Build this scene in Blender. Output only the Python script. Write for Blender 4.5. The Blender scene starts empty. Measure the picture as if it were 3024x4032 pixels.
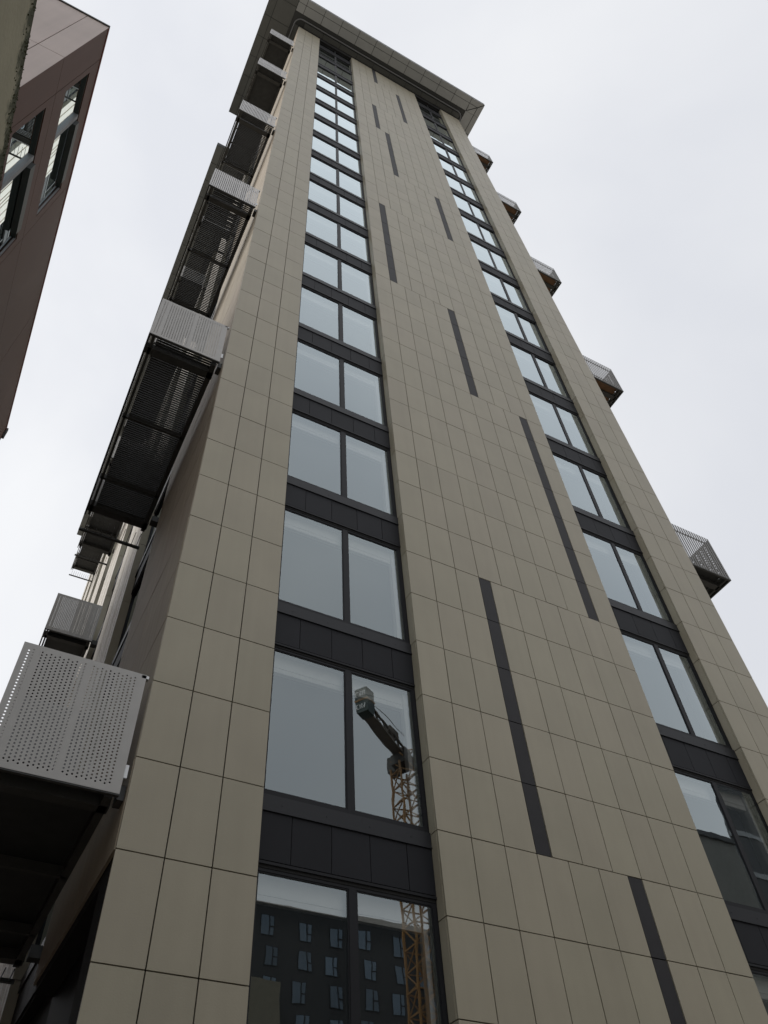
import bpy, math, random
from mathutils import Matrix, Vector
random.seed(7)
R = math.radians
S = bpy.context.scene
COL = S.collection
ZO = 4.3186                      # facade row zero stands this high above the ground

# ------------------------------------------------------------------ camera
cd = bpy.data.cameras.new('camera')
cam = bpy.data.objects.new('camera', cd)
COL.objects.link(cam)
S.camera = cam
cd.sensor_fit = 'VERTICAL'
cd.sensor_height = 36.0
cd.lens = 3047.0907 / 4032 * 36.0
cd.shift_x = (1512 - 1429.7306) / 4032
cd.shift_y = (2088.8672 - 2016) / 4032
cd.clip_start = 0.05
cd.clip_end = 3000
Rw = [[0.8897106910516699, -0.4554741096840836, -0.030955155237064713],
      [0.3308370723173471, 0.6900006417344728, -0.643774763396467],
      [0.31458181417358794, 0.5625321766913496, 0.76458866874794]]
cam.matrix_world = Matrix(((Rw[0][0], -Rw[1][0], -Rw[2][0], -1.20448),
                           (Rw[0][1], -Rw[1][1], -Rw[2][1], -7.22371),
                           (Rw[0][2], -Rw[1][2], -Rw[2][2], -2.71862 + ZO),
                           (0, 0, 0, 1)))

# ------------------------------------------------------------------ sky and sun (overcast)
SUN_EL, SUN_AZ = 42.0, 292.0     # azimuth clockwise from +Y
W = bpy.data.worlds.new('World')
S.world = W
W.use_nodes = True
nt = W.node_tree
nt.nodes.clear()
def N(t, k, **kw):
    n = t.nodes.new(k)
    for a, b in kw.items():
        setattr(n, a, b)
    return n
out = N(nt, 'ShaderNodeOutputWorld')
bg = N(nt, 'ShaderNodeBackground')
bg.inputs['Strength'].default_value = 0.10
sky = N(nt, 'ShaderNodeTexSky', sky_type='NISHITA', sun_disc=False)
sky.sun_elevation = R(SUN_EL)
sky.sun_rotation = R(SUN_AZ)
sky.air_density = 1.0
sky.dust_density = 2.0
tc = N(nt, 'ShaderNodeTexCoord')
noi = N(nt, 'ShaderNodeTexNoise')
noi.inputs['Scale'].default_value = 1.9
noi.inputs['Detail'].default_value = 5
noi.inputs['Roughness'].default_value = 0.5
noi.inputs['Distortion'].default_value = 0.35
nt.links.new(tc.outputs['Generated'], noi.inputs['Vector'])
cr = N(nt, 'ShaderNodeValToRGB')
cr.color_ramp.elements[0].position = 0.36
cr.color_ramp.elements[0].color = (8.2, 8.4, 8.9, 1)
cr.color_ramp.elements[1].position = 0.66
cr.color_ramp.elements[1].color = (9.7, 9.8, 10.0, 1)
nt.links.new(noi.outputs['Fac'], cr.inputs['Fac'])
# the cloud layer is a little brighter around the veiled sun
dot = N(nt, 'ShaderNodeVectorMath', operation='DOT_PRODUCT')
sd = Vector((math.sin(R(SUN_AZ)) * math.cos(R(SUN_EL)), math.cos(R(SUN_AZ)) * math.cos(R(SUN_EL)), math.sin(R(SUN_EL))))
dot.inputs[1].default_value = sd
nt.links.new(tc.outputs['Generated'], dot.inputs[0])
mr = N(nt, 'ShaderNodeMapRange')
mr.inputs['From Min'].default_value = -0.2
mr.inputs['From Max'].default_value = 1.0
mr.inputs['To Min'].default_value = 0.92
mr.inputs['To Max'].default_value = 1.03
nt.links.new(dot.outputs['Value'], mr.inputs['Value'])
sc = N(nt, 'ShaderNodeVectorMath', operation='SCALE')
nt.links.new(cr.outputs['Color'], sc.inputs[0])
nt.links.new(mr.outputs['Result'], sc.inputs['Scale'])
mx = N(nt, 'ShaderNodeMix', data_type='RGBA')
mx.inputs['Factor'].default_value = 0.93
nt.links.new(sky.outputs['Color'], mx.inputs['A'])
nt.links.new(sc.outputs['Vector'], mx.inputs['B'])
nt.links.new(mx.outputs['Result'], bg.inputs['Color'])
nt.links.new(bg.outputs['Background'], out.inputs['Surface'])

ld = bpy.data.lights.new('sun', 'SUN')
ld.energy = 1.5
ld.angle = R(22)
ld.color = (1.0, 0.96, 0.90)
sun = bpy.data.objects.new('sun', ld)
COL.objects.link(sun)
sun.rotation_euler = (-sd).to_track_quat('-Z', 'Y').to_euler()
sun.location = (0, 0, 90)
S.view_settings.view_transform = 'Standard'
S.view_settings.look = 'None'
S.view_settings.exposure = 0.0
S.view_settings.gamma = 1.0
S.view_settings.use_curve_mapping = False

# ------------------------------------------------------------------ materials
MATS = {}
def mat(name, col, rough=0.6, metal=0.0, vary=0.0, noise=0.0, nscale=3.0, bump=0.0, bscale=40.0, spec=0.5, hue=0.0, streak=0.0, backing=False):
    m = bpy.data.materials.new(name)
    m.use_nodes = True
    t = m.node_tree
    b = t.nodes['Principled BSDF']
    b.inputs['Roughness'].default_value = rough
    b.inputs['Metallic'].default_value = metal
    b.inputs['Specular IOR Level'].default_value = spec
    L = t.links
    rgb = N(t, 'ShaderNodeRGB')
    rgb.outputs[0].default_value = (*col, 1)
    cur = rgb.outputs[0]
    co = N(t, 'ShaderNodeTexCoord')
    geo = N(t, 'ShaderNodeNewGeometry')
    if vary or hue:
        oi = N(t, 'ShaderNodeObjectInfo')
        add = N(t, 'ShaderNodeMath', operation='ADD')
        L.new(oi.outputs['Random'], add.inputs[0])
        L.new(geo.outputs['Random Per Island'], add.inputs[1])
        fr = N(t, 'ShaderNodeMath', operation='FRACT')
        L.new(add.outputs[0], fr.inputs[0])
        wn = N(t, 'ShaderNodeTexWhiteNoise', noise_dimensions='1D')
        L.new(fr.outputs[0], wn.inputs['W'])
        hs = N(t, 'ShaderNodeHueSaturation')
        v = N(t, 'ShaderNodeMapRange')
        v.inputs['To Min'].default_value = 1 - vary
        v.inputs['To Max'].default_value = 1 + vary
        L.new(fr.outputs[0], v.inputs['Value'])
        L.new(v.outputs['Result'], hs.inputs['Value'])
        h = N(t, 'ShaderNodeMapRange')
        h.inputs['To Min'].default_value = 0.5 - hue
        h.inputs['To Max'].default_value = 0.5 + hue
        L.new(wn.outputs['Value'], h.inputs['Value'])
        L.new(h.outputs['Result'], hs.inputs['Hue'])
        L.new(cur, hs.inputs['Color'])
        cur = hs.outputs['Color']
    if noise:
        nz = N(t, 'ShaderNodeTexNoise')
        nz.inputs['Scale'].default_value = nscale
        nz.inputs['Detail'].default_value = 6
        L.new(geo.outputs['Position'], nz.inputs['Vector'])
        v = N(t, 'ShaderNodeMapRange')
        v.inputs['From Min'].default_value = 0.3
        v.inputs['From Max'].default_value = 0.7
        v.inputs['To Min'].default_value = 1 - noise
        v.inputs['To Max'].default_value = 1 + noise
        L.new(nz.outputs['Fac'], v.inputs['Value'])
        sc = N(t, 'ShaderNodeVectorMath', operation='SCALE')
        L.new(cur, sc.inputs[0])
        L.new(v.outputs['Result'], sc.inputs['Scale'])
        cur = sc.outputs['Vector']
    if streak:                                                     # rain streaks, stretched down the wall
        mp = N(t, 'ShaderNodeMapping')
        mp.inputs['Scale'].default_value = (7, 7, 0.25)
        L.new(geo.outputs['Position'], mp.inputs['Vector'])
        nz = N(t, 'ShaderNodeTexNoise')
        nz.inputs['Scale'].default_value = 1.0
        nz.inputs['Detail'].default_value = 4
        L.new(mp.outputs['Vector'], nz.inputs['Vector'])
        v = N(t, 'ShaderNodeMapRange')
        v.inputs['From Min'].default_value = 0.35
        v.inputs['From Max'].default_value = 0.7
        v.inputs['To Min'].default_value = 1 + streak * 0.5
        v.inputs['To Max'].default_value = 1 - streak
        L.new(nz.outputs['Fac'], v.inputs['Value'])
        sc = N(t, 'ShaderNodeVectorMath', operation='SCALE')
        L.new(cur, sc.inputs[0])
        L.new(v.outputs['Result'], sc.inputs['Scale'])
        cur = sc.outputs['Vector']
    L.new(cur, b.inputs['Base Color'])
    if bump:
        nz = N(t, 'ShaderNodeTexNoise')
        nz.inputs['Scale'].default_value = bscale
        nz.inputs['Detail'].default_value = 4
        L.new(geo.outputs['Position'], nz.inputs['Vector'])
        bp = N(t, 'ShaderNodeBump')
        bp.inputs['Strength'].default_value = bump
        bp.inputs['Distance'].default_value = 0.01
        L.new(nz.outputs['Fac'], bp.inputs['Height'])
        L.new(bp.outputs['Normal'], b.inputs['Normal'])
    MATS[name] = m
    return m

mat('clad', (0.332, 0.303, 0.228), rough=0.46, spec=0.45, vary=0.036, hue=0.0035, noise=0.05, nscale=1.1, bump=0.10, bscale=60, streak=0.03)
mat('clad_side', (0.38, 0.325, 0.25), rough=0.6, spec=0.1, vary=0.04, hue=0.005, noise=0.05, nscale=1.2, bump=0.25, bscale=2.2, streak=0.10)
mat('strip', (0.027, 0.026, 0.028), rough=0.6, spec=0.3, vary=0.08, noise=0.08, nscale=5)
mat('spandrel', (0.010, 0.0108, 0.014), rough=0.6, spec=0.25, vary=0.12, noise=0.06, nscale=4)
mat('sill', (0.013, 0.014, 0.017), rough=0.45, spec=0.35, vary=0.05)
mat('frame', (0.011, 0.0115, 0.014), rough=0.5, spec=0.25)
mat('black', (0.008, 0.008, 0.008), rough=0.8)
mat('room_dark', (0.035, 0.036, 0.037), rough=0.9)
mat('room_white', (0.62, 0.61, 0.58), rough=0.9)
mat('cream', (0.68, 0.63, 0.55), rough=0.55, vary=0.05, noise=0.05, nscale=2, streak=0.06)
mat('perf', (0.41, 0.405, 0.39), rough=0.5, vary=0.03, noise=0.04, nscale=6)
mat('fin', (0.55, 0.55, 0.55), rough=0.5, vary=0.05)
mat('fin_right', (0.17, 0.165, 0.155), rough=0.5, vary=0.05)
mat('deck', (0.030, 0.033, 0.033), rough=0.55, vary=0.08, noise=0.2, nscale=6)
mat('beam', (0.045, 0.047, 0.045), rough=0.5, noise=0.15, nscale=5)
mat('timber', (0.22, 0.12, 0.06), rough=0.6, noise=0.2, nscale=8)
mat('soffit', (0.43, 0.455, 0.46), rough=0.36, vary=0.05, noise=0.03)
mat('soffit_dark', (0.13, 0.14, 0.135), rough=0.42, vary=0.05, noise=0.04)  # darker soffit copy; on the left the lane's shade is put into this colour
mat('galv', (0.55, 0.56, 0.56), rough=0.45, metal=0.6)
mat('brown', (0.092, 0.046, 0.035), rough=0.55, spec=0.3, noise=0.05, nscale=0.8, streak=0.05)
mat('pink', (0.46, 0.39, 0.36), rough=0.6, noise=0.06, nscale=0.9, streak=0.05)
mat('red_trim', (0.20, 0.035, 0.02), rough=0.5)
mat('coping', (0.05, 0.055, 0.055), rough=0.5)
mat('grey_metal', (0.20, 0.21, 0.22), rough=0.5)
mat('dark_metal', (0.045, 0.055, 0.053), rough=0.45)
mat('asphalt', (0.05, 0.05, 0.05), rough=0.95, noise=0.25, nscale=2, bump=0.4)
mat('paving', (0.30, 0.262, 0.218), rough=0.9, vary=0.1, noise=0.15, nscale=4)
mat('dark_clad', (0.022, 0.024, 0.026), rough=0.6, vary=0.1)
mat('grey_clad', (0.12, 0.12, 0.11), rough=0.7, noise=0.1)
mat('beige_clad', (0.20, 0.18, 0.13), rough=0.7, noise=0.1)
mat('crane_orange', (0.30, 0.155, 0.05), rough=0.55, noise=0.15)
mat('crane_green', (0.01, 0.03, 0.027), rough=0.5)
mat('crane_dark', (0.05, 0.045, 0.04), rough=0.6)
mat('crane_blue', (0.05, 0.10, 0.22), rough=0.5)
mat('white_paint', (0.75, 0.75, 0.75), rough=0.5)
mat('crane_arm', (0.09, 0.065, 0.04), rough=0.6, noise=0.3)
mat('far_pane', (0.13, 0.18, 0.235), rough=0.3, vary=0.35)
mat('moss', (0.045, 0.048, 0.018), rough=1.0, vary=0.3, noise=0.4, nscale=30)

def glass(name, tint=(0.93, 0.95, 0.94), refl=(0.86, 0.96, 0.99), wob=0.0009, wscale=1.3, gain=1.0):
    """double glazing: four Fresnel surfaces folded into one sheet"""
    m = bpy.data.materials.new(name)
    m.use_nodes = True
    t = m.node_tree
    t.nodes.clear()
    L = t.links
    o = N(t, 'ShaderNodeOutputMaterial')
    g = N(t, 'ShaderNodeBsdfGlossy')
    g.inputs['Roughness'].default_value = 0.0
    g.inputs['Color'].default_value = (*refl, 1)
    tr = N(t, 'ShaderNodeBsdfTransparent')
    tr.inputs['Color'].default_value = (*tint, 1)
    f = N(t, 'ShaderNodeFresnel')
    f.inputs['IOR'].default_value = 1.52
    a = N(t, 'ShaderNodeMath', operation='MULTIPLY')
    a.inputs[1].default_value = 4 * gain
    L.new(f.outputs[0], a.inputs[0])
    b = N(t, 'ShaderNodeMath', operation='MULTIPLY_ADD')
    b.inputs[1].default_value = 3
    b.inputs[2].default_value = 1
    L.new(f.outputs[0], b.inputs[0])
    d = N(t, 'ShaderNodeMath', operation='DIVIDE', use_clamp=True)
    L.new(a.outputs[0], d.inputs[0])
    L.new(b.outputs[0], d.inputs[1])
    ge = N(t, 'ShaderNodeNewGeometry')
    nz = N(t, 'ShaderNodeTexNoise')
    nz.inputs['Scale'].default_value = wscale
    nz.inputs['Detail'].default_value = 2
    L.new(ge.outputs['Position'], nz.inputs['Vector'])
    bp = N(t, 'ShaderNodeBump')
    bp.inputs['Strength'].default_value = 1.0
    bp.inputs['Distance'].default_value = wob
    L.new(nz.outputs['Fac'], bp.inputs['Height'])
    L.new(bp.outputs['Normal'], g.inputs['Normal'])
    mi = N(t, 'ShaderNodeMixShader')
    L.new(d.outputs[0], mi.inputs[0])
    L.new(tr.outputs[0], mi.inputs[1])
    L.new(g.outputs[0], mi.inputs[2])
    L.new(mi.outputs[0], o.inputs['Surface'])
    MATS[name] = m
glass('glass', gain=1.22)
glass('glass_far', tint=(0.5, 0.55, 0.6), gain=1.5, wob=0.0)

# moss-stained concrete: the growth hangs from the top edge of the wall
def mossy():
    m = mat('concrete', (0.27, 0.25, 0.175), rough=0.9, noise=0.22, nscale=0.9, bump=0.5, bscale=25)
    t = m.node_tree
    L = t.links
    b = t.nodes['Principled BSDF']
    src = b.inputs['Base Color'].links[0].from_socket
    ge = N(t, 'ShaderNodeNewGeometry')
    sx = N(t, 'ShaderNodeSeparateXYZ')
    L.new(ge.outputs['Position'], sx.inputs[0])
    nz = N(t, 'ShaderNodeTexNoise')
    nz.inputs['Scale'].default_value = 5.0
    nz.inputs['Detail'].default_value = 8
    nz.inputs['Roughness'].default_value = 0.7
    L.new(ge.outputs['Position'], nz.inputs['Vector'])
    mr = N(t, 'ShaderNodeMapRange')                 # height below the wall top
    mr.inputs['From Min'].default_value = WALLTOP + ZO - 0.42
    mr.inputs['From Max'].default_value = WALLTOP + ZO
    mr.inputs['To Min'].default_value = -0.32
    mr.inputs['To Max'].default_value = 0.30
    mr.clamp = False
    L.new(sx.outputs['Z'], mr.inputs['Value'])
    ad = N(t, 'ShaderNodeMath', operation='ADD')
    L.new(nz.outputs['Fac'], ad.inputs[0])
    L.new(mr.outputs['Result'], ad.inputs[1])
    rp = N(t, 'ShaderNodeMapRange')
    rp.inputs['From Min'].default_value = 0.50
    rp.inputs['From Max'].default_value = 0.64
    L.new(ad.outputs[0], rp.inputs['Value'])
    mx = N(t, 'ShaderNodeMix', data_type='RGBA')
    L.new(rp.outputs['Result'], mx.inputs['Factor'])
    L.new(src, mx.inputs['A'])
    mx.inputs['B'].default_value = (0.040, 0.042, 0.016, 1)
    L.new(mx.outputs['Result'], b.inputs['Base Color'])
WALLTOP = 4.06
mossy()

# ------------------------------------------------------------------ helpers
class MB:
    """collects boxes and quads and links them as ONE mesh object"""
    def __init__(s):
        s.v, s.f, s.m = [], [], []
    def box(s, x0, x1, y0, y1, z0, z1, mi=0, M=None):
        n = len(s.v)
        P = [(x0, y0, z0), (x1, y0, z0), (x1, y1, z0), (x0, y1, z0), (x0, y0, z1), (x1, y0, z1), (x1, y1, z1), (x0, y1, z1)]
        if M is not None:
            P = [tuple(M @ Vector(p)) for p in P]
        s.v += P
        for q in ((0, 3, 2, 1), (4, 5, 6, 7), (0, 1, 5, 4), (1, 2, 6, 5), (2, 3, 7, 6), (3, 0, 4, 7)):
            s.f.append(tuple(n + i for i in q))
            s.m.append(mi)
        return s
    def bar(s, a, b, w, h=None, mi=0):
        a, b = Vector(a), Vector(b)
        h = h or w
        d = b - a
        M = Matrix.Translation(a) @ d.to_track_quat('Z', 'Y').to_matrix().to_4x4()
        return s.box(-w / 2, w / 2, -h / 2, h / 2, 0, d.length, mi, M)
    def quad(s, P, mi=0):
        n = len(s.v)
        s.v += [tuple(p) for p in P]
        s.f.append(tuple(range(n, n + len(P))))
        s.m.append(mi)
        return s
    def mesh(s, name, mats, dz=ZO):
        me = bpy.data.meshes.new(name)
        me.from_pydata([(x, y, z + dz) for x, y, z in s.v], [], s.f)
        for m in (mats if isinstance(mats, (list, tuple)) else [mats]):
            me.materials.append(MATS[m])
        me.polygons.foreach_set('material_index', s.m)
        me.update()
        return me
    def build(s, name, mats, parent=None, dz=ZO, **props):
        o = bpy.data.objects.new(name, s.mesh(name, mats, dz))
        COL.objects.link(o)
        o.parent = parent
        for k, v in props.items():
            o[k] = v
        return o
def inst(name, me, parent, loc, rot=None, M=None):
    o = bpy.data.objects.new(name, me)
    COL.objects.link(o)
    o.parent = parent
    if M is not None:
        o.matrix_local = M
    else:
        o.location = loc
        if rot:
            o.rotation_euler = rot
    return o
def thing(name, label, cat, loc=(0, 0, 0), group=None):
    o = bpy.data.objects.new(name, None)
    COL.objects.link(o)
    o.location = loc
    o.empty_display_size = 0.5
    o['label'] = label
    o['category'] = cat
    if group:
        o['group'] = group
    return o
def part(name, parent, label=None):
    o = bpy.data.objects.new(name, None)
    COL.objects.link(o)
    o.parent = parent
    o.empty_display_size = 0.2
    if label:
        o['label'] = label
    return o

# ------------------------------------------------------------------ ground
MB().quad([(-400, -500, 0), (400, -500, 0), (400, 500, 0), (-400, 500, 0)]).build('ground', 'paving', None, 0, kind='structure')
pv = MB()
for i in range(-3, 18):
    for j in range(-5, 1):
        pv.box(i * 0.9 + 0.01, i * 0.9 + 0.89, j * 0.9 - 0.3 + 0.01, j * 0.9 + 0.59, 0.0, 0.12)
pv.build('pavement', 'paving', None, 0, kind='structure')

# ------------------------------------------------------------------ the tower
tower = thing('apartment_tower', 'tall slender apartment tower clad in grey-beige panels with two dark window strips and overhanging roof', 'tower')
XE = [0.0, 1.439, 3.645, 8.227, 10.195, 11.621]       # edges of piers and window strips
TOP = 54.05
SW = 0.240
def cols(x0, x1, n, k=None, sw=SW):
    """panel columns of a pier; a narrow dark strip may stand after k columns"""
    w = (x1 - x0 - (sw if k is not None else 0)) / n
    out, x = [], x0
    for i in range(n + 1):
        if k is not None and i == k:
            out.append((x, sw, True))
            x += sw
        if i < n:
            out.append((x, w, False))
            x += w
    return out
bands = [(-5, 2, 6), (2, 7, 3), (7, 14, 8), (14, 19, 5), (19, 26, 1), (26, 31, 7), (31, 38, 3), (38, 43, 2), (43, 50, 6), (50, 60, 3)]
G = 0.0066                                            # half a joint
T = 0.030
front = []                                            # (x, w, z0, z1, strip?)
for r in range(-3, 55):
    z0, z1 = r, min(r + 1, TOP)
    k = [b[2] for b in bands if b[0] <= r < b[1]][0]
    for c in cols(XE[0], XE[1], 3) + cols(XE[2], XE[3], 9, k) + cols(XE[4], XE[5], 3):
        front.append((c[0], c[1], z0, z1, c[2]))
cm = (-1.20448, -7.22371, -2.71862)
def appar(p):
    x, w, z0, z1, s = p
    d = Vector((x + w / 2 - cm[0], -cm[1], (z0 + z1) / 2 - cm[2]))
    # rough share of the picture; panels out of the frame go last
    q = [sum(Rw[i][j] * d[j] for j in range(3)) for i in range(3)]
    u, v = 1429.7 + 3047 * q[0] / q[2], 2088.9 + 3047 * q[1] / q[2]
    a = w * (z1 - z0) * 7.22 / d.length ** 3
    return a if -200 < u < 3224 and -200 < v < 4232 else a * 0.001
plain = sorted([p for p in front if not p[4]], key=appar, reverse=True)
dark = sorted([p for p in front if p[4]], key=appar, reverse=True)
mcache = {}
def pmesh(w, h, mt):
    key = (round(w, 4), round(h, 4), mt)
    if key not in mcache:
        m = MB()
        x, z, y, b = w / 2 - G, h / 2 - G, T, 0.003
        m.box(-x, x, 0.0, y, -z, z)
        mcache[key] = m.mesh('panel', mt, 0)
    return mcache[key]
def place(name, p, mt, proud=0.0):
    x, w, z0, z1, _ = p
    o = inst(name, pmesh(w, z1 - z0, mt), tower, (x + w / 2, random.uniform(-0.0012, 0.0012) + proud, (z0 + z1) / 2 + ZO),
             (random.gauss(0, 0.0011), 0, random.gauss(0, 0.0011)))
    return o
NP = 300
for p in plain[:NP]:
    place('cladding_panel', p, 'clad')
m = MB()
for x, w, z0, z1, _ in plain[NP:]:
    d = random.uniform(-0.0015, 0.0015)
    m.box(x + G, x + w - G, d, T, z0 + G, z1 - G)
m.build('upper_cladding_panels', 'clad', tower, kind='stuff')
for p in dark:
    place('dark_strip_panel', p, 'strip', 0.004)
# dark carcass behind the open joints
m = MB()
for a, b in ((0, 1), (2, 3), (4, 5)):
    m.box(XE[a] + 0.035, XE[b] - 0.035, T + 0.012, 0.60, -4.3, TOP - 0.01)
m.box(0.6, 11.0, 0.9, 16.0, -4.3, TOP)
m.build('carcass', 'black', tower)
# reveals of the piers, one panel per row
rev = []
for r in range(-3, 55):
    for e, s in ((1, -1), (2, 1), (3, -1), (4, 1)):
        rev.append((e, s, r, min(r + 1, TOP)))
rev.sort(key=lambda q: (q[1] < 0, abs(q[2])))
RD = 0.172
m = MB()
for i, (e, s, z0, z1) in enumerate(rev):
    x0 = XE[e] if s > 0 else XE[e] - 0.024
    if s > 0:
        mm = MB().box(x0 + 0.0005, x0 + 0.024, T + 0.004, RD, z0 + G, z1 - G)
        mm.build('reveal_panel', 'clad', tower)
    else:
        m.box(x0, x0 + 0.0235, T + 0.004, RD, z0 + G, z1 - G)
m.build('hidden_side_reveal', 'clad', tower)

# ---- window strips
def strip_meshes(x0, x1, gl, prefix):
    """meshes of one storey of a window strip, z relative to the storey line"""
    (a0, a1), (b0, b1) = gl
    fy0, fy1, gy = 0.178, 0.245, 0.196
    zt, zb = 1.20, -0.975
    gt, gb = 1.165, -0.905
    f = MB()
    f.box(x0, a0, fy0, fy1, zb, zt)
    f.box(b1, x1, fy0, fy1, zb, zt)
    f.box(a1, b0, fy0, fy1, zb, zt)
    for p, q in ((a0, a1), (b0, b1)):
        f.box(p, q, fy0 + 0.001, fy1, zb, gb)
        f.box(p, q, fy0 + 0.001, fy1, gt, zt)
    # opening sash line round each light
        for u0, u1, w0, w1 in ((p, p + 0.014, gb, gt), (q - 0.014, q, gb, gt), (p + 0.014, q - 0.014, gb, gb + 0.014), (p + 0.014, q - 0.014, gt - 0.014, gt)):
            f.box(u0, u1, fy0 + 0.008, fy1 - 0.004, w0, w1)
    F = f.mesh(prefix + 'frame', 'frame', 0)
    panes = []
    for p, q in ((a0, a1), (b0, b1)):
        g = MB()
        g.quad([(p + 0.01, gy, gb), (q - 0.01, gy, gb), (q - 0.01, gy, gt), (p + 0.01, gy, gt)])
        panes.append(g.mesh('pane', 'glass', 0))
    # room behind: pale ceiling with a recessed track, dark beyond
    r = MB()
    r.box(x0, x1, 0.246, 0.575, gt + 0.05, gt + 0.08, 1)
    r.box(x0 + 0.01, x1 - 0.01, 0.335, 0.36, gt - 0.24, gt + 0.05, 1)      # blind pelmet
    r.box(x0 + 0.01, x1 - 0.01, 0.325, 0.335, gt - 0.17, gt - 0.13, 1)
    r.box(x0 + 0.01, x1 - 0.01, 0.36, 0.40, gt - 0.235, gt + 0.05, 1)
    r.box(x0 + 0.01, x1 - 0.01, 0.575, 0.60, -1.7, gt + 0.08, 0)
    r.box(b1 - 0.07, b1 - 0.01, 0.30, 0.38, zb, gt + 0.03, 1)
    r.box(x1 - 0.012, x1 + 0.02, 0.246, 0.575, zb, gt + 0.03, 1)
    r.box(x0 - 0.02, x0 + 0.012, 0.246, 0.575, zb, gt + 0.03, 0)
    r.box(x0, x1, 0.246, 0.575, zb - 0.03, zb, 0)
    Rm = r.mesh(prefix + 'room', ['room_dark', 'room_white'], 0)
    s = MB()
    s.box(x0 + 0.001, x1 - 0.001, 0.148, 0.26, -1.175, -0.975)
    s.box(x0 + 0.001, x1 - 0.001, 0.138, 0.148, -1.175, -1.160)
    for i in range(4):
        xx = x0 + (i + 0.5) * (x1 - x0) / 4
        s.box(xx - 0.006, xx + 0.006, 0.144, 0.148, -1.085, -1.073)
    Sm = s.mesh('window_sill', 'sill', 0)
    return F, panes, Rm, Sm
def spandrel(x0, x1, j0, z, parent, name='spandrel_panel'):
    xs = [x0] + [j0 + 0.4825 * i for i in range(4)] + [x1]
    for a, b in zip(xs[:-1], xs[1:]):
        w = b - a
        key = ('sp', round(w, 3))
        if key not in mcache:
            mcache[key] = MB().box(-w / 2 + 0.004, w / 2 - 0.004, 0.158, 0.1715, -0.272, 0.272).mesh('spandrel_panel', 'spandrel', 0)
        inst(name, mcache[key], parent, ((a + b) / 2, random.uniform(-0.001, 0.001), z + ZO), (random.gauss(0, 0.001), 0, random.gauss(0, 0.001)))
strips = [(XE[1] + 0.004, XE[2] - 0.0, ((1.500, 2.548), (2.640, 3.587)), 1.851),
          (XE[3] + 0.004, XE[4] - 0.0, ((8.290, 9.265), (9.365, 10.135)), 8.45)]
for si, (x0, x1, gl, j0) in enumerate(strips):
    F, panes, Rm, Sm = strip_meshes(x0, x1, gl, '')
    for k in range(-1, 18):
        z = 3.0 * k
        wdw = inst('window', F, tower, (0, 0, z + ZO))
        for pm in panes:
            inst('pane', pm, wdw, (0, random.uniform(-0.002, 0.002), 0), (random.gauss(0, 0.0006), 0, random.gauss(0, 0.0006)))
        inst('room', Rm, wdw, (0, 0, 0))
        inst('window_sill', Sm, tower, (0, 0, z + ZO))
        # spandrel below this window: five panels, dark slots above and below them
        spandrel(x0, x1, j0, z - 1.45, tower)
        MB().box(x0, x1, 0.172, 0.30, z - 1.80, z - 1.17).build('spandrel_backing', 'black', tower)
        MB().box(x0 + 0.001, x1 - 0.001, 0.152, 0.177, z - 1.765, z - 1.735).build('drip_edge', 'frame', tower)
    # the short top light under the roof
    m = MB()
    m.box(x0, x1, 0.178, 0.245, 53.03, 53.09)
    m.box(x0, x1, 0.178, 0.245, 54.0, 54.06)
    for a in (x0, gl[0][1], gl[1][1]):
        m.box(a, a + 0.07, 0.178, 0.245, 53.09, 54.0)
    tl = m.build('top_window', 'frame', tower)
    MB().quad([(x0 + .02, 0.212, 53.05), (x1 - .02, 0.212, 53.05), (x1 - .02, 0.212, 54.02), (x0 + .02, 0.212, 54.02)]).build('pane', 'glass', tl)
    MB().box(x0, x1, 0.148, 0.245, 52.83, 53.03).build('window_sill', 'sill', tower)
    spandrel(x0, x1, j0, 52.55, tower)
    MB().box(x0, x1, 0.172, 0.30, 52.20, 52.83).build('spandrel_backing', 'black', tower)
    MB().box(x0, x1, 0.45, 0.60, 52.9, 54.5).build('top_room', 'room_dark', tower)

# ---- left side face: cladding pier, then a window strip
YS1, YS2 = 3.60, 6.40
for r in range(1, 55):
    z1 = min(r + 1, TOP)
    for y0, y1 in ((T + 0.004, 1.80), (1.80, YS1)):
        hh = z1 - r
        key = ('sd', round(y1 - y0, 3), round(hh, 3))
        if key not in mcache:
            w = y1 - y0
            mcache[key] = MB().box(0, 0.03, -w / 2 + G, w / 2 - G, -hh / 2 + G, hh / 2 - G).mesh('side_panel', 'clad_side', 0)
        inst('side_panel', mcache[key], tower, (random.uniform(-0.001, 0.001) + 0.001, (y0 + y1) / 2, (r + z1) / 2 + ZO), (0, random.gauss(0, 0.0012), random.gauss(0, 0.0015)))
m = MB()
m.box(0.036, 0.6, T + 0.05, YS1 - 0.03, 0.9, TOP - 0.01)
m.box(0.30, 0.6, T + 0.05, YS1 - 0.03, -4.3, 0.9)
m.build('side_carcass', 'black', tower)
m = MB()
for r in range(-4, 1, 1):
    m.box(0.26, 0.30, 0.2, 1.8, r + G, r + 1 - G)
    m.box(0.26, 0.30, 1.82, YS1, r + G, r + 1 - G)
m.build('undercroft_panel', 'spandrel', tower)
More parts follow.
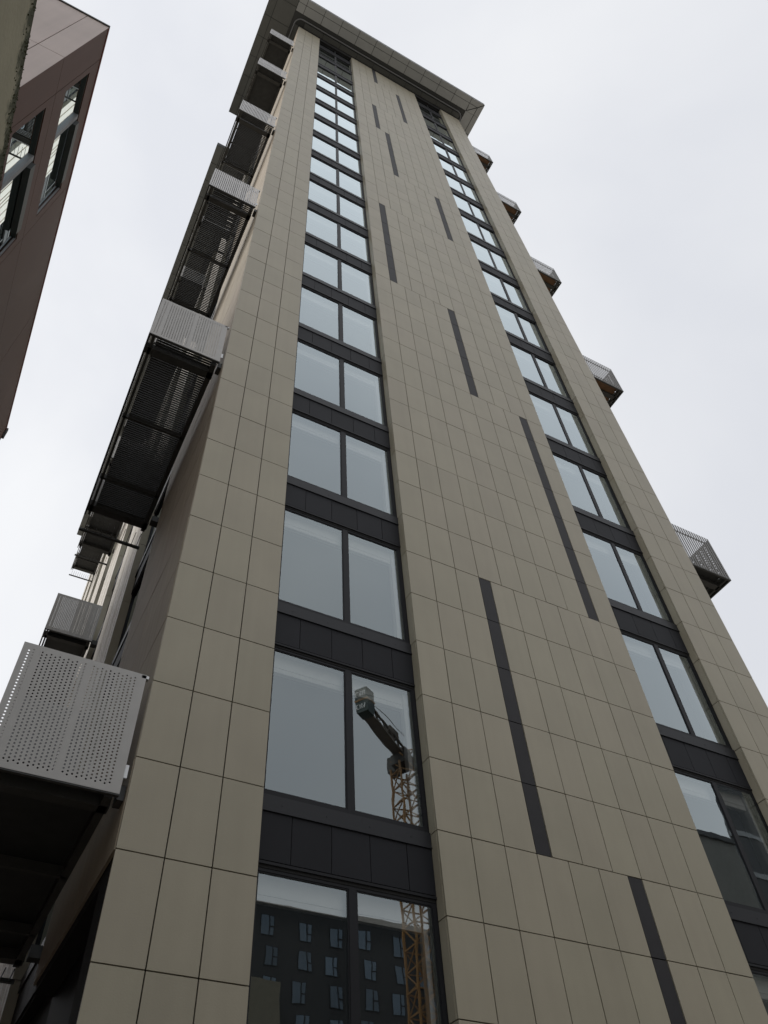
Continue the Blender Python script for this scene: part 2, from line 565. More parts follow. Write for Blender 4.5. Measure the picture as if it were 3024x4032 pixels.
def side_strip(parent, y0, y1, ztop, first=3.0, name='side_window_strip'):
    """a recessed window strip in the side wall: glass, mullion, sills and spandrels for every storey"""
    m = MB()
    g = MB()
    ym = (y0 + y1) / 2
    z = first
    m.box(0.30, 0.5, y0, y1, -4.3, ztop, 2)
    while z < ztop - 0.5:
        for a, b in ((y0, y0 + 0.05), (ym - 0.04, ym + 0.04), (y1 - 0.05, y1)):
            m.box(0.178, 0.24, a, b, z - 0.975, z + 1.2, 0)
        m.box(0.125, 0.26, y0 + 0.001, y1 - 0.001, z - 1.175, z - 0.975, 1)
        n = 5
        for i in range(n):
            w = (y1 - y0) / n
            m.box(0.148, 0.168, y0 + i * w + 0.004, y0 + (i + 1) * w - 0.004, z - 1.74, z - 1.18, 3)
        m.box(0.172, 0.30, y0, y1, z - 1.80, z - 1.17, 2)
        g.quad([(0.212, y1 - .04, z - 0.92), (0.212, y0 + .04, z - 0.92), (0.212, y0 + .04, z + 1.17), (0.212, y1 - .04, z + 1.17)])
        z += 3.0
    o = m.build(name, ['frame', 'sill', 'black', 'spandrel'], parent)
    g.build('pane', 'glass', o)
    return o
side_strip(tower, YS1 + 0.004, YS2, TOP)
MB().box(0.0, 0.30, YS1 - 0.02, YS1 - 0.001, 1.0, TOP).build('side_reveal', 'clad', tower)
MB().box(11.60, 11.621, 0.035, 12.0, -4.3, TOP).box(11.0, 11.6, 0.7, 12.0, -4.3, TOP).build('right_side_wall', 'clad', tower)

# ---- roof
RZ = 55.0
m = MB()
m.box(-2.19, 12.94, -1.43, 6.62, RZ + 0.035, RZ + 0.55)
m.build('roof_slab', 'coping', tower)
m = MB()                                                    # set-back attic band under the roof
m.box(0.02, 11.60, 0.06, 6.3, TOP + 0.001, RZ + 0.03)
m.build('attic_band', 'black', tower)
def soff(name, pts, mt, z=RZ, th=0.03):
    n = len(pts)
    P = [(x, y, z) for x, y in pts] + [(x, y, z + th) for x, y in pts]
    m = MB()
    m.v = P
    m.f = [tuple(range(n - 1, -1, -1)), tuple(range(n, 2 * n))] + [(i, (i + 1) % n, n + (i + 1) % n, n + i) for i in range(n)]
    m.m = [0] * len(m.f)
    return m.build(name, mt, tower)
g = 0.014
js = [-1.2 + 1.195 * i for i in range(1, 12)]               # joints across the front soffit
js = [10.76 - 1.195 * i for i in range(9, -1, -1)]
for a, b in zip([-0.5] + js, js + [11.95]):
    if b - a < 0.2:
        continue
    soff('soffit_panel', [(a + g, -1.07), (b - g, -1.07), (b - g, -0.585), (a + g, -0.585)], 'soffit')
    soff('soffit_panel', [(a + g, -1.43), (b - g, -1.43), (b - g, -1.07 - 2 * g), (a + g, -1.07 - 2 * g)], 'soffit')
# mitred right corner
soff('soffit_panel', [(11.95 + g, -1.07), (12.50, -1.07), (11.99, -0.62)], 'soffit')
soff('soffit_panel', [(11.95 + g, -1.43), (12.90, -1.43), (12.55, -1.10), (11.95 + g, -1.10)], 'soffit')
soff('soffit_panel', [(12.56, -1.04), (12.56, -0.60 + g), (12.03, -0.60 + g)], 'soffit')
soff('soffit_panel', [(12.94, -1.40), (12.94, -0.60 + g), (12.60, -0.60 + g), (12.60, -1.06)], 'soffit')
for i in range(6):
    a, b = -0.60 + 1.2 * i + g, -0.60 + 1.2 * (i + 1) - g
    soff('soffit_panel', [(11.97, a + g), (12.56, a + g), (12.56, b), (11.97, b)], 'soffit')
    soff('soffit_panel', [(12.60, a + g), (12.94, a + g), (12.94, b), (12.60, b)], 'soffit')
# left overhang, deeper
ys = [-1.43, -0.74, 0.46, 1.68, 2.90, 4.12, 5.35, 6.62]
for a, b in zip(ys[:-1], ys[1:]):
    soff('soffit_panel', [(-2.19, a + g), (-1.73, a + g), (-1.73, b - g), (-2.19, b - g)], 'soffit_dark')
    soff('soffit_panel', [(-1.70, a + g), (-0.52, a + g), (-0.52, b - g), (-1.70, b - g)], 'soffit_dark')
# inner soffit ring against the wall heads
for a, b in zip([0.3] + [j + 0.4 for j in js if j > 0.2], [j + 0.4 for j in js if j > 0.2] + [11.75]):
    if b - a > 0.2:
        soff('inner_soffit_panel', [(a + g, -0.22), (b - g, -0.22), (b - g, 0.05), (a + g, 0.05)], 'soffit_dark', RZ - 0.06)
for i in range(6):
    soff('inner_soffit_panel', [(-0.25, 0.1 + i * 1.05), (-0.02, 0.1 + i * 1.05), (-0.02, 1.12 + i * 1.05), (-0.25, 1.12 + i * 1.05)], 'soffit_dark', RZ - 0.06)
# cleaning-cradle rail with rounded corners
path = []
x0, x1, y0, rr = -0.30, 11.86, -0.33, 0.42
path.append((x0, 6.2))
for i in range(9):
    a = math.pi + i * math.pi / 16
    path.append((x0 + rr + rr * math.cos(a), y0 + rr + rr * math.sin(a)))
for i in range(9):
    a = 1.5 * math.pi + i * math.pi / 16
    path.append((x1 - rr + rr * math.cos(a), y0 + rr + rr * math.sin(a)))
path.append((x1, 6.2))
m = MB()
n = 8
rings = []
for i, p in enumerate(path):
    q0 = Vector((*path[max(i - 1, 0)], 0)); q1 = Vector((*path[min(i + 1, len(path) - 1)], 0))
    d = (q1 - q0).normalized()
    s = Vector((d.y, -d.x, 0))
    ring = []
    for j in range(n):
        a = 2 * math.pi * j / n
        c = Vector((*p, RZ - 0.16)) + 0.040 * (math.cos(a) * s + math.sin(a) * Vector((0, 0, 1)))
        ring.append(len(m.v))
        m.v.append(tuple(c))
    rings.append(ring)
for a, b in zip(rings[:-1], rings[1:]):
    for j in range(n):
        m.f.append((a[j], a[(j + 1) % n], b[(j + 1) % n], b[j]))
        m.m.append(0)
rail = m.build('cradle_rail', 'grey_metal', tower)
m = MB()
for i in range(11):
    m.box(0.6 + i * 1.05, 0.64 + i * 1.05, -0.35, -0.31, RZ - 0.15, RZ + 0.04)
m.build('rail_hanger', 'dark_metal', rail)

# ------------------------------------------------------------------ balconies
def perforated(x0, x1, z0, z1, y, px, pz, rad, blanks=(), margin=(0.05, 0.05), th=0.004, axis='x'):
    """sheet in the XZ plane (or YZ with axis='y') with real round holes in a staggered grid"""
    m = MB()
    idx = {}
    def V(a, c, s):
        k = (round(a, 5), round(c, 5), s)
        if k not in idx:
            idx[k] = len(m.v)
            yy = y + (th if s else 0)
            m.v.append((a, yy, c) if axis == 'x' else (yy, a, c))
        return idx[k]
    def F(P, s):
        q = [V(a, c, s) for a, c in P]
        if s:
            q = q[::-1]
        m.f.append(tuple(q))
        m.m.append(0)
    nx = int((x1 - x0 - 2 * margin[0]) / px)
    mx_ = (x1 - x0 - nx * px) / 2
    xs = x0 + mx_
    for s in (0, 1):
        F([(x0, z0), (xs, z0), (xs, z1), (x0, z1)], s)
        F([(xs + nx * px, z0), (x1, z0), (x1, z1), (xs + nx * px, z1)], s)
    nz = int((z1 - z0 - 2 * margin[1]) / pz) - 1
    for i in range(nx):
        a, b = xs + i * px, xs + (i + 1) * px
        off = (z1 - z0 - nz * pz) / 2 + (pz / 4 if i % 2 else -pz / 4)
        zb = z0 + off
        if i in blanks:
            for s in (0, 1):
                F([(a, z0), (b, z0), (b, z1), (a, z1)], s)
            continue
        for s in (0, 1):
            F([(a, z0), (b, z0), (b, zb), (a, zb)], s)
            F([(a, zb + nz * pz), (b, zb + nz * pz), (b, z1), (a, z1)], s)
        cx = (a + b) / 2
        for j in range(nz):
            c, d = zb + j * pz, zb + (j + 1) * pz
            cz = (c + d) / 2
            O = [(b, cz), (b, d), (cx, d), (a, d), (a, cz), (a, c), (cx, c), (b, c)]
            H = [(cx + rad * math.cos(math.pi * q / 4), cz + rad * math.sin(math.pi * q / 4)) for q in range(8)]
            for q in range(8):
                r = (q + 1) % 8
                for s in (0, 1):
                    F([H[q], O[q], O[r], H[r]], s)
                m.f.append((V(*H[q], 0), V(*H[r], 0), V(*H[r], 1), V(*H[q], 1)))
                m.m.append(0)
    return m

FH = 1.49                                      # height of the end panels
def balcony(parent, X0, X1, Y0, Y1, Zb, kind, floor, finmat='fin', mirror=False, simple=False, label=None):
    """X0 is the outer edge. kind: perforated or fins; floor: slats or solid"""
    b = part('balcony', parent, label)
    lo, hi = min(X0, X1), max(X0, X1)
    out_s = -1 if X0 < X1 else 1               # outward direction
    inn = X1
    Z1 = Zb + FH
    # edge frame and cross beams
    m = MB()
    m.box(lo, hi, Y0 + 0.006, Y0 + 0.05, Zb - 0.02, Zb + 0.05)
    m.box(lo + 0.03, hi - 0.02, Y0 + 0.30, Y0 + 0.44, Zb + 0.0, Zb + 0.17)
    m.box(lo + 0.03, hi - 0.02, Y1 - 0.30, Y1 - 0.12, Zb + 0.0, Zb + 0.17)
    L = Y1 - Y0
    for f in (0.41, 0.76):
        m.box(lo + 0.05, hi - 0.05, Y0 + L * f, Y0 + L * f + 0.055, Zb + 0.0, Zb + 0.12)
    o1 = X0 - out_s * 0.075
    m.box(min(o1, o1 - out_s * 0.05), max(o1, o1 - out_s * 0.05), Y0 + 0.05, Y1 - 0.02, Zb + 0.0, Zb + 0.17)
    o2 = X0
    m.box(min(o2, o2 - out_s * 0.035), max(o2, o2 - out_s * 0.035), Y0 + 0.05, Y1, Zb - 0.02, Zb + 0.06)
    i1 = X1 + out_s * 0.04
    m.box(min(i1, i1 + out_s * 0.085), max(i1, i1 + out_s * 0.085), Y0 + 0.12, Y1 - 0.05, Zb + 0.0, Zb + 0.18)
    for yy in (Y0 + 0.12, Y1 - 0.45):          # stub brackets to the wall
        m.box(min(X1, X1 - out_s * 0.30), max(X1, X1 - out_s * 0.30), yy, yy + 0.17, Zb + 0.0, Zb + 0.16)
    m.build('floor_frame', 'beam', b)
    a0, a1 = lo + 0.19 if out_s < 0 else lo + 0.12, hi - 0.12 if out_s < 0 else hi - 0.19
    m = MB()
    if floor == 'slats':
        y = Y0 + 0.10
        while y < Y1 - 0.10:
            m.box(a0 - 0.02, a1 + (0.10 if out_s < 0 else 0), y, y + 0.031, Zb + 0.125, Zb + 0.150)
            y += 0.050
        m.build('floor_grating', 'deck', b, kind='stuff')
    else:
        m.box(a0 - 0.05, a1 + 0.02, Y0 + 0.06, Y1 - 0.14, Zb + 0.13, Zb + 0.16)
        m.build('floor_soffit', 'timber' if out_s > 0 and Zb > 15 else 'deck', b)
    # outer side railing: fins standing along the long edge
    if simple:
        m = MB()
        y = Y0 + 0.05
        while y < Y1:
            m.box(min(o2, o2 - out_s * 0.03), max(o2, o2 - out_s * 0.03), y, y + 0.045, Zb + 0.07, Z1)
            y += 0.085
        m.build('side_railing', finmat, b, kind='stuff')
    elif out_s > 0:                             # right-hand balconies: perforated side sheet
        perforated(Y0 + 0.02, Y1, Zb, Z1, X0 - 0.004, 0.075, 0.085, 0.019, margin=(0.03, 0.04), axis='y').build('side_panel', finmat, b)
    else:
        m = MB()
        y = Y0 + 0.06
        while y < Y1:
            m.box(X0, X0 + 0.022 + 0.01 * (int(y * 100) % 2), y, y + 0.0755, Zb + 0.07, Z1)
            y += 0.076
        m.build('side_fins', finmat, b, kind='stuff')
    # end panel facing the street
    if kind == 'perforated':
        perforated(lo, hi, Zb - 0.005, Z1, Y0, 0.0465, 0.0400, 0.0075 if simple else 0.0108, blanks=(2, 14, 26), margin=(0.03, 0.035)).build('end_panel', 'perf', b)
        m = MB()
        for xx in (lo + 0.02, lo + 0.11, (lo + hi) / 2, hi - 0.05):
            m.box(xx, xx + 0.04, Y0 + 0.006, Y0 + 0.05, Zb + 0.07, Z1)
        m.box(lo, hi, Y0 + 0.006, Y0 + 0.05, Z1 - 0.04, Z1)
        m.build('railing_post', 'fin', b)
    else:
        n = 15 if out_s > 0 else 26
        pw = (hi - lo) / n
        key = ('fin', round(pw, 4), finmat)
        if key not in mcache:
            # folded blade, turned so that its face looks to the street
            f = MB()
            w, d, t = pw * (0.80 if out_s > 0 else 0.76), pw * 0.05, 0.003
            prof = [(-w / 2, 0), (w / 2 - 0.004, d), (w / 2, d + 0.007), (w / 2 - 0.003, d + 0.007), (w / 2 - 0.006, d + t), (-w / 2, t)]
            q = len(prof)
            f.v = [(x, y, 0) for x, y in prof] + [(x, y, FH) for x, y in prof]
            f.f = [(i, (i + 1) % q, q + (i + 1) % q, q + i) for i in range(q)] + [(5, 4, 1, 0), (4, 3, 2, 1), (q, q + 1, q + 4, q + 5), (q + 1, q + 2, q + 3, q + 4)]
            f.m = [0] * len(f.f)
            mcache[key] = f.mesh('fin', finmat, 0)
        for i in range(n):
            inst('fin', mcache[key], b, (lo + pw * (i + 0.5), Y0, Zb + ZO))
        MB().box(lo, hi, Y0 + 0.038, Y0 + 0.06, Z1 - 0.20, Z1 - 0.16).build('fin_rail', finmat, b)
        MB().box(lo, hi, Y0 + 0.038, Y0 + 0.06, Zb + 0.25, Zb + 0.29).build('fin_rail', finmat, b)
    m = MB()
    xx = lo + 0.03
    while xx < hi - 0.05:
        m.box(xx, xx + 0.060, Y1 - 0.03, Y1 - 0.005, Zb + 0.18, Z1)
        xx += 0.072
    m.build('far_end_fins', finmat, b, kind='stuff')
    # far end: open ladder rail just beyond the floor
    m = MB()
    m.box(lo, hi, Y1 + 0.44, Y1 + 0.50, Zb - 0.02, Zb + 0.03)
    xx = lo + 0.12
    while xx < hi:
        m.box(xx, xx + 0.012, Y1 + 0.05, Y1 + 0.46, Zb - 0.005, Zb + 0.02)
        xx += 0.115
    m.build('end_rail', 'beam', b)
    if not simple:
        MB().box(inn - 0.01, inn + 0.035, Y0 + 0.006, Y0 + 0.02, Zb + 0.18, Zb + 0.33).build('wall_bracket', 'galv', b)
        MB().box(inn - 0.05, inn + 0.03, Y0 + 0.0, Y0 + 0.05, Z1 - 0.05, Z1 - 0.01).build('rail_bracket', 'galv', b)
    return b
kinds = [('perforated', 'solid'), ('perforated', 'slats'), ('fins', 'slats'), ('fins', 'slats'), ('fins', 'solid'), ('fins', 'solid')]
LBL = ['lowest left balcony with a large perforated grey end panel and dark solid underside', 'perforated grey balcony with see-through slatted floor', None, None, None, None]
for k in range(6):
    bb = balcony(tower, -1.43, -0.075, 0.0, 4.72, 1.55 + 8.99 * k, kinds[k][0], kinds[k][1], label=LBL[k])
    if k == 0:
        MB().box(-1.32, -0.10, 4.60, 4.64, 1.8, 5.6).build('sky_blocker', 'grey_metal', bb)  # unseen sheet added to keep bright sky out of the end-panel holes
for k in range(6):
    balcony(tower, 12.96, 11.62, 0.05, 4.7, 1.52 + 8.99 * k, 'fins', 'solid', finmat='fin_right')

# ------------------------------------------------------------------ rear wing
wing = thing('rear_wing', 'lower rear block behind the tower with cream ribbed piers and staggered balconies', 'building', (0, 6.4, 0))
wing_off = Matrix.Translation((0, -6.4, 0))
class Off:
    pass
def wb(m, name, mt, parent=wing, **pr):
    m.v = [(x, y - (6.4 if parent is wing else 0), z) for x, y, z in m.v]
    return m.build(name, mt, parent, **pr)
WT = 47.4
m = MB()
m.box(0.6, 11, 16.05, 41, -4.3, WT)
m.box(0.55, 0.6, 6.5, 41, -4.3, WT)
wb(m, 'wing_core', 'black')
for i in range(6):
    y0 = 6.4 + 6.4 * i
    y1 = min(y0 + 3.6, 41.0)
    # ribbed cream pier
    m = MB()
    y = y0 + 0.02
    m.box(0.085, 0.5, y0 + 0.03, y1, -4.3, WT)
    while y < y1 - 0.1:
        w = 0.34 if (int((y - y0) / 0.6) % 2 == 0) else 0.12
        m.box(0.0, 0.085, y, min(y + w, y1), -4.3, WT)
        y += w + 0.085
    wb(m, 'ribbed_pier', 'cream')
    # grey return panels facing the street
    for r in range(-3, 48, 1):
        if r % 2:
            continue
        mm = MB().box(-0.004, 0.30, y0 - 0.004, y0 + 0.02, r + 0.008, min(r + 2, WT) - 0.008)
        wb(mm, 'return_panel', 'clad')
    if y1 < 40:
        o = MB()
        ss = side_strip(wing, y1 + 0.004, y0 + 6.4 - 0.006, WT)
        ss.location.y = -6.4
m = MB()
m.box(-2.06, 11, 6.92, 41.0, 48.035, 48.5)
wb(m, 'roof_slab', 'coping')
m = MB()
m.box(0.1, 11, 7.0, 40.9, WT, 48.03)
wb(m, 'attic_band', 'black')
y = 6.92
while y < 40.9:
    for a, b in ((-2.06, -1.66), (-1.63, -0.35)):
        mm = MB().box(a, b, y + 0.014, min(y + 1.10, 41) - 0.014, 48.0, 48.033)
        wb(mm, 'soffit_panel', 'soffit_dark')
    y += 1.1
def shift(o, dy):
    o.location.y += dy
    return o
for (Y0, Y1, zs) in ((12.2, 17.4, (13.5, 22.5, 31.5, 40.5)), (23.6, 28.1, (31.5, 40.5))):
    for z in zs:
        kd = 'perforated' if z < 20 else 'fins'
        shift(balcony(wing, -1.43, -0.02, Y0, Y1, z - 0.05, kd, 'solid', simple=True), -6.4)

# ------------------------------------------------------------------ left building
BX = -4.5
left = thing('brown_building', 'brown clad building across the lane with a pinkish end wall and long ribbon windows', 'building', (-6.5, 3.0, 0))
def lb(m, name, mt, parent=None, **pr):
    p = parent or left
    m.v = [(x + 6.5, y - 3.0, z) for x, y, z in m.v]
    return m.build(name, mt, p, **pr)
YC, ZT = -2.71, 17.71
wins = [(-1.91, 0.79, 14.80, 16.78), (-1.91, 0.79, 11.44, 13.42), (-1.91, 0.79, 8.1, 10.0), (2.9, 5.6, 4.7, 6.7)]
wins = [(-1.91, 0.79, 14.80, 16.78), (-1.91, 0.79, 11.44, 13.42), (-1.91, 0.79, 8.08, 10.06)]
# wall skin with window openings: boxes around them
m = MB()
def wall_cells(ya, yb, za, zb, holes):
    zs = sorted({za, zb, *[h[2] for h in holes], *[h[3] for h in holes]})
    ys_ = sorted({ya, yb, *[h[0] for h in holes], *[h[1] for h in holes]})
    for z0, z1 in zip(zs[:-1], zs[1:]):
        run = None
        for y0, y1 in zip(ys_[:-1], ys_[1:]):
            if not any(h[0] <= y0 and y1 <= h[1] and h[2] <= z0 and z1 <= h[3] for h in holes):
                yield y0, y1, z0, z1
for y0, y1, z0, z1 in wall_cells(YC + 0.03, 9.0, -4.3, ZT, wins):
    m.box(BX - 0.35, BX - 0.02, y0, y1, z0, z1)
m.box(BX - 4.0, BX - 1.2, YC + 0.06, 9.0, -4.3, ZT - 0.05)
m.box(BX - 1.2, BX - 0.36, YC + 0.06, YC + 0.5, -4.3, ZT - 0.05)
lb(m, 'wall_core', 'brown')
# big brown panels with open joints
ysplit = [YC, -2.05, 0.98, 4.6, 9.0]
zsplit = [-4.3, 0.5, 3.87, 7.24, 10.61, 13.97, ZT]
for a, b in ((YC, 9.0),):
    for z0, z1 in zip(zsplit[:-1], zsplit[1:]):
        for y0, y1 in zip(ysplit[:-1], ysplit[1:]):
            hs = [w for w in wins if w[0] >= y0 - 0.3 and w[1] <= y1 + 0.3 and w[2] >= z0 and w[3] <= z1]
            g = 0.007
            mm = MB()
            for c in wall_cells(y0 + g, y1 - g, z0 + g, z1 - g, hs):
                mm.box(BX - 0.02, BX, *c)
            lb(mm, 'wall_panel', 'brown')
# further, slightly set-back part past a small projecting fin
mm = MB().box(BX - 4.0, BX - 0.10, 9.02, 12.0, -4.3, ZT - 0.02)
lb(mm, 'set_back_wall', 'brown')
lb(MB().box(BX - 4.0, BX - 0.10, 12.02, 46.0, -4.3, 8.0), 'low_wing_wall', 'brown')
mm = MB().box(BX - 0.5, BX + 0.06, 8.90, 9.00, ZT - 0.40, ZT + 0.05)
lb(mm, 'roof_edge_fin', 'coping')
# pinkish end wall
for x0, x1 in ((-8.5, -4.985), (-4.97, BX - 0.002)):
    for z0, z1 in ((-4.3, 7.2), (7.215, 10.60), (10.615, 13.965), (13.985, ZT)):
        mm = MB().box(x0, x1, YC, YC + 0.03, z0, z1)
        lb(mm, 'end_wall_panel', 'pink')
lb(MB().box(-8.5, BX + 0.01, YC - 0.03, YC + 0.3, ZT, ZT + 0.06).box(BX - 0.3, BX + 0.01, YC + 0.3, 9.0, ZT, ZT + 0.06), 'coping', 'coping')
lb(MB().box(BX + 0.001, BX + 0.016, YC + 0.02, 8.98, ZT - 0.07, ZT - 0.004), 'red_edge_trim', 'red_trim')
for y0, y1, z0, z1 in wins:
    d = 0.05
    f = MB()
    ym = y0 + 0.92
    f.box(BX - d, BX - 0.02, y0 + 0.001, y0 + 0.03, z0 + 0.001, z1)                 # jambs
    f.box(BX - d, BX - 0.02, y1 - 0.03, y1, z0 + 0.001, z1)
    f.box(BX - d - 0.06, BX - 0.012, ym, ym + 0.10, z0 + 0.03, z1 - 0.03)
    f.box(BX - d - 0.06, BX - 0.02, y0 + 0.03, y1 - 0.03, z0 + 0.001, z0 + 0.03)
    w = lb(f, 'ribbon_window', 'grey_metal')
    f = MB()
    f.box(BX - d - 0.01, BX + 0.06, ym + 0.12, y1 - 0.30, z1 - 0.42, z1 - 0.10)
    f.v = [(x + 6.5, y - 3.0, z) for x, y, z in f.v]
    f.build('sun_screen', 'dark_metal', w)
    f = MB()
    f.box(BX - d - 0.05, BX - 0.022, y0 + 0.03, y1 - 0.03, z1 - 0.04, z1 - 0.002)
    f.v = [(x + 6.5, y - 3.0, z) for x, y, z in f.v]
    f.build('window_head', 'dark_metal', w)
    for a, b in ((y0 + 0.03, ym), (ym + 0.10, y1 - 0.03)):
        p = MB().quad([(BX - d - 0.02, a, z0 + 0.03), (BX - d - 0.02, b, z0 + 0.03), (BX - d - 0.02, b, z1 - 0.04), (BX - d - 0.02, a, z1 - 0.04)])
        p.v = [(x + 6.5, y - 3.0, z) for x, y, z in p.v]
        p.build('pane', 'glass_far', w)
    p = MB().box(BX - 1.15, BX - 1.1, y0 - 0.2, y1 + 0.2, z0 - 0.2, z1 + 0.3)
    p.v = [(x + 6.5, y - 3.0, z) for x, y, z in p.v]
    p.build('room', 'room_dark', w)

# ------------------------------------------------------------------ near mossy wall
WX = -2.8
wall = thing('concrete_wall', 'high concrete wall with moss along its top edge, nearest on the left', 'wall', (WX - 0.2, -7.0, 0))
MB().box(0.2 - 0.45, 0.2, -6.0, 4.1, -4.3186, WALLTOP).build('wall_face', 'concrete', wall)
m = MB()
rnd = random.Random(3)
for i in range(1500):
    yy = rnd.uniform(-4.0, 4.08)
    s = rnd.uniform(0.003, 0.009) 
    dz = abs(rnd.gauss(0, 0.05)) if rnd.random() < 0.7 else rnd.uniform(0, 0.2)
    c = Vector((0.2 + rnd.uniform(-0.006, 0.003), yy, WALLTOP - dz + 0.01))
    Mx = Matrix.Translation(c) @ Matrix.Rotation(rnd.uniform(0, 3), 4, 'X') @ Matrix.Rotation(rnd.uniform(0, 3), 4, 'Z')
    m.box(-s * 0.3, s * 0.3, -s, s, -s * 0.7, s * 0.7, 0, Mx)
m.build('moss', 'moss', wall, kind='stuff')

# ------------------------------------------------------------------ what stands behind the viewer and shows in the glass
db = thing('dark_apartment_block', 'dark grey apartment block seen reflected in the lowest window of the left strip', 'building', (40, -66, 0))
MB().box(-26, 24, -6, 6.0, -4.3186, 30.1).build('wall', 'dark_clad', db)
MB().box(-18, -14.6, 6.0, 8.5, -4.3186, 22.6).build('stair_tower', 'beige_clad', db)
m0 = MB().box(-0.66, 0.66, 0.0, 0.06, -0.86, 0.86).box(0.12, 0.2, 0.06, 0.12, -0.8, 0.8).box(0.2, 0.6, 0.06, 0.12, -0.1, -0.02).mesh('window', 'frame', 0)
m1 = MB().quad([(-0.6, 0.065, -0.8), (0.6, 0.065, -0.8), (0.6, 0.065, 0.8), (-0.6, 0.065, 0.8)][::-1]).mesh('pane', 'far_pane', 0)
mw = MB().box(-0.52, 0.1, 0.02, 0.05, -0.7, 0.7).mesh('blind', 'room_white', 0)
for i in range(14):
    for j in range(8):
        w = inst('window', m0, db, (-24.2 + 3.2 * i + (-0.5 if (i + j) % 3 == 0 else 0), 6.0, 28.0 - 2.5 * j + ZO))
        inst('pane', m1, w, (0, 0.004, 0))
tb = thing('glazed_office_block', 'tall dark block seen reflected in the lower windows of the right strip', 'building', (58, -36, 0))
def prism(pts, z0, z1):
    m = MB()
    n = len(pts)
    m.v = [(x, y, z0) for x, y in pts] + [(x, y, z1) for x, y in pts]
    m.f = [tuple(range(n - 1, -1, -1)), tuple(range(n, 2 * n))] + [(i, (i + 1) % n, n + (i + 1) % n, n + i) for i in range(n)]
    m.m = [0] * len(m.f)
    return m
prism([(-6.6, 6.2), (4.9, -2.1), (12, -2.1), (12, 6.2)][::-1], -4.3186, 34.0).build('wall', 'dark_clad', tb)
for j in range(9):
    prism([(-6.6, 6.26), (-6.6, 6.2), (12, 6.2), (12, 6.26)], 3.4 * j + 0.2, 3.4 * j + 0.6).build('floor_band', 'grey_metal', tb)
lo_b = thing('low_pale_block', 'low pale rendered block seen reflected beside the dark block', 'building', (45, -38, 0))
MB().box(-6, 6.35, -4, 8.2, -4.3186, 26.6).build('wall', 'grey_clad', lo_b)
MB().box(-6.2, 6.38, -4.2, 8.4, 26.6, 27.0).build('parapet', 'dark_clad', lo_b)

crane = thing('tower_crane', 'orange lattice tower crane with green counterweights, seen reflected in the left windows', 'crane', (31.1, -44.7, 0))
m = MB()
h = 0.85
for sx in (-h, h):
    for sy in (-h, h):
        m.bar((sx, sy, -4.3), (sx, sy, 36.9), 0.15)
z = -4.3
i = 0
while z < 36.5:
    for (a, b) in (((-h, -h), (h, -h)), ((h, -h), (h, h)), ((h, h), (-h, h)), ((-h, h), (-h, -h))):
        m.bar((*a, z), (*b, z), 0.09)
        p, q = (a, b) if i % 2 else (b, a)
        m.bar((*p, z), (*q, z + 1.5), 0.08)
    m.bar((-h, -h, z), (h, h, z + 1.5), 0.05)
    z += 1.5
    i += 1
m.build('mast', 'crane_orange', crane)
u = Vector((-5.3, 3.1, 0)).normalized()
v = Vector((-u.y, u.x, 0))
def ub(m, a0, a1, w0, w1, z0, z1):
    M = Matrix(((u.x, v.x, 0, 0), (u.y, v.y, 0, 0), (0, 0, 1, 0), (0, 0, 0, 1)))
    return m.box(a0, a1, w0, w1, z0, z1, 0, M)
m = MB()
ub(m, -0.9, 0.9, -0.8, 0.8, 36.9, 37.9)
ub(m, -0.6, 0.6, -0.6, 0.6, 37.9, 38.6)
m.build('slewing_unit', 'crane_dark', crane)
m = MB()
for w in (-0.42, 0.42):
    for zz in (38.05, 38.75):
        m.bar(u * 0.5 + v * w + Vector((0, 0, zz - 0.2)), u * 6.8 + v * w + Vector((0, 0, zz + 0.9)), 0.16)
    for q in range(9):
        p0 = u * (0.6 + 0.62 * q) + v * w
        p1 = u * (0.6 + 0.62 * (q + 1)) + v * w
        m.bar(p0 + Vector((0, 0, 0.12 * q - 0.15 + (38.05 if q % 2 else 38.75))), p1 + Vector((0, 0, 0.12 * q - 0.03 + (38.75 if q % 2 else 38.05))), 0.10)
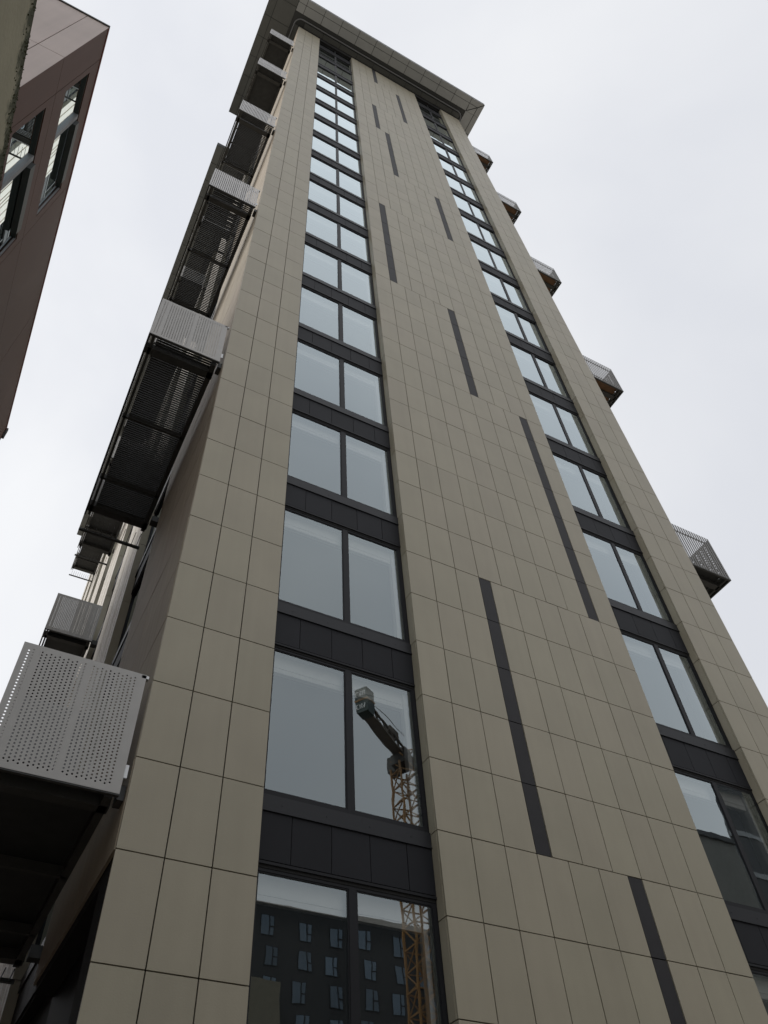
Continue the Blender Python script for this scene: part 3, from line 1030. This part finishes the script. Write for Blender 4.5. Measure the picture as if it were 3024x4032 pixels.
m.bar(u * 0.6 + Vector((0, 0, 38.0)), u * 6.4 + Vector((0, 0, 38.95)), 0.7, 0.3)
ub(m, 1.5, 3.0, -0.5, 0.1, 38.8, 39.5)
ub(m, 0.8, 6.2, 0.8, 0.84, 39.4, 39.45)
ub(m, 0.8, 6.2, -0.84, -0.8, 39.4, 39.45)
m.build('counter_jib', 'crane_arm', crane)
m = MB()
ub(m, 1.9, 3.0, 0.12, 0.6, 38.8, 39.7)
m.build('winch', 'crane_blue', crane)
for z0, z1 in ((38.7, 39.95), (40.15, 41.3)):
    m = MB()
    ub(m, 5.9, 7.0, -0.62, 0.62, z0, z1)
    m.build('counterweight', 'crane_green', crane)
m = MB()
ub(m, 5.8, 7.05, -0.66, 0.66, 39.96, 40.14)
m.build('weight_band', 'crane_orange', crane)
m = MB()                                     # white emblem letters on the end of each counterweight
for zc in (39.32, 40.72):
    for a, b, c, d in ((-0.55, -0.47, -0.25, 0.25), (-0.55, -0.25, 0.19, 0.25), (-0.55, -0.25, -0.25, -0.19),
                       (-0.12, -0.04, -0.25, 0.25), (-0.22, -0.04, -0.25, -0.19), (0.08, 0.16, -0.25, 0.25), (0.28, 0.36, -0.25, 0.25)):
        ub(m, 7.0, 7.04, -b, -a, zc + c, zc + d)
m.build('emblem', 'white_paint', crane)
m = MB()
ub(m, -0.9, 0.2, 0.85, 1.6, 36.7, 38.3)
m.build('cab', 'crane_dark', crane)
m = MB()
hb = 0.6
L = 26.0
for k in range(18):
    t0, t1 = k / 18, (k + 1) / 18
    def P(t, w, zz):
        q = u * (-(1.0 + L * t)) + v * w
        return (q.x, q.y, 38.2 + t * 15.0 + zz)
    for w, zz in ((-hb, 0), (hb, 0), (0, 1.1)):
        m.bar(P(t0, w, zz), P(t1, w, zz), 0.12)
    m.bar(P(t0, -hb, 0), P(t1, 0, 1.1), 0.07)
    m.bar(P(t0, hb, 0), P(t1, 0, 1.1), 0.07)
    m.bar(P(t0, -hb, 0), P(t1, hb, 0), 0.07)
m.build('jib', 'crane_orange', crane)
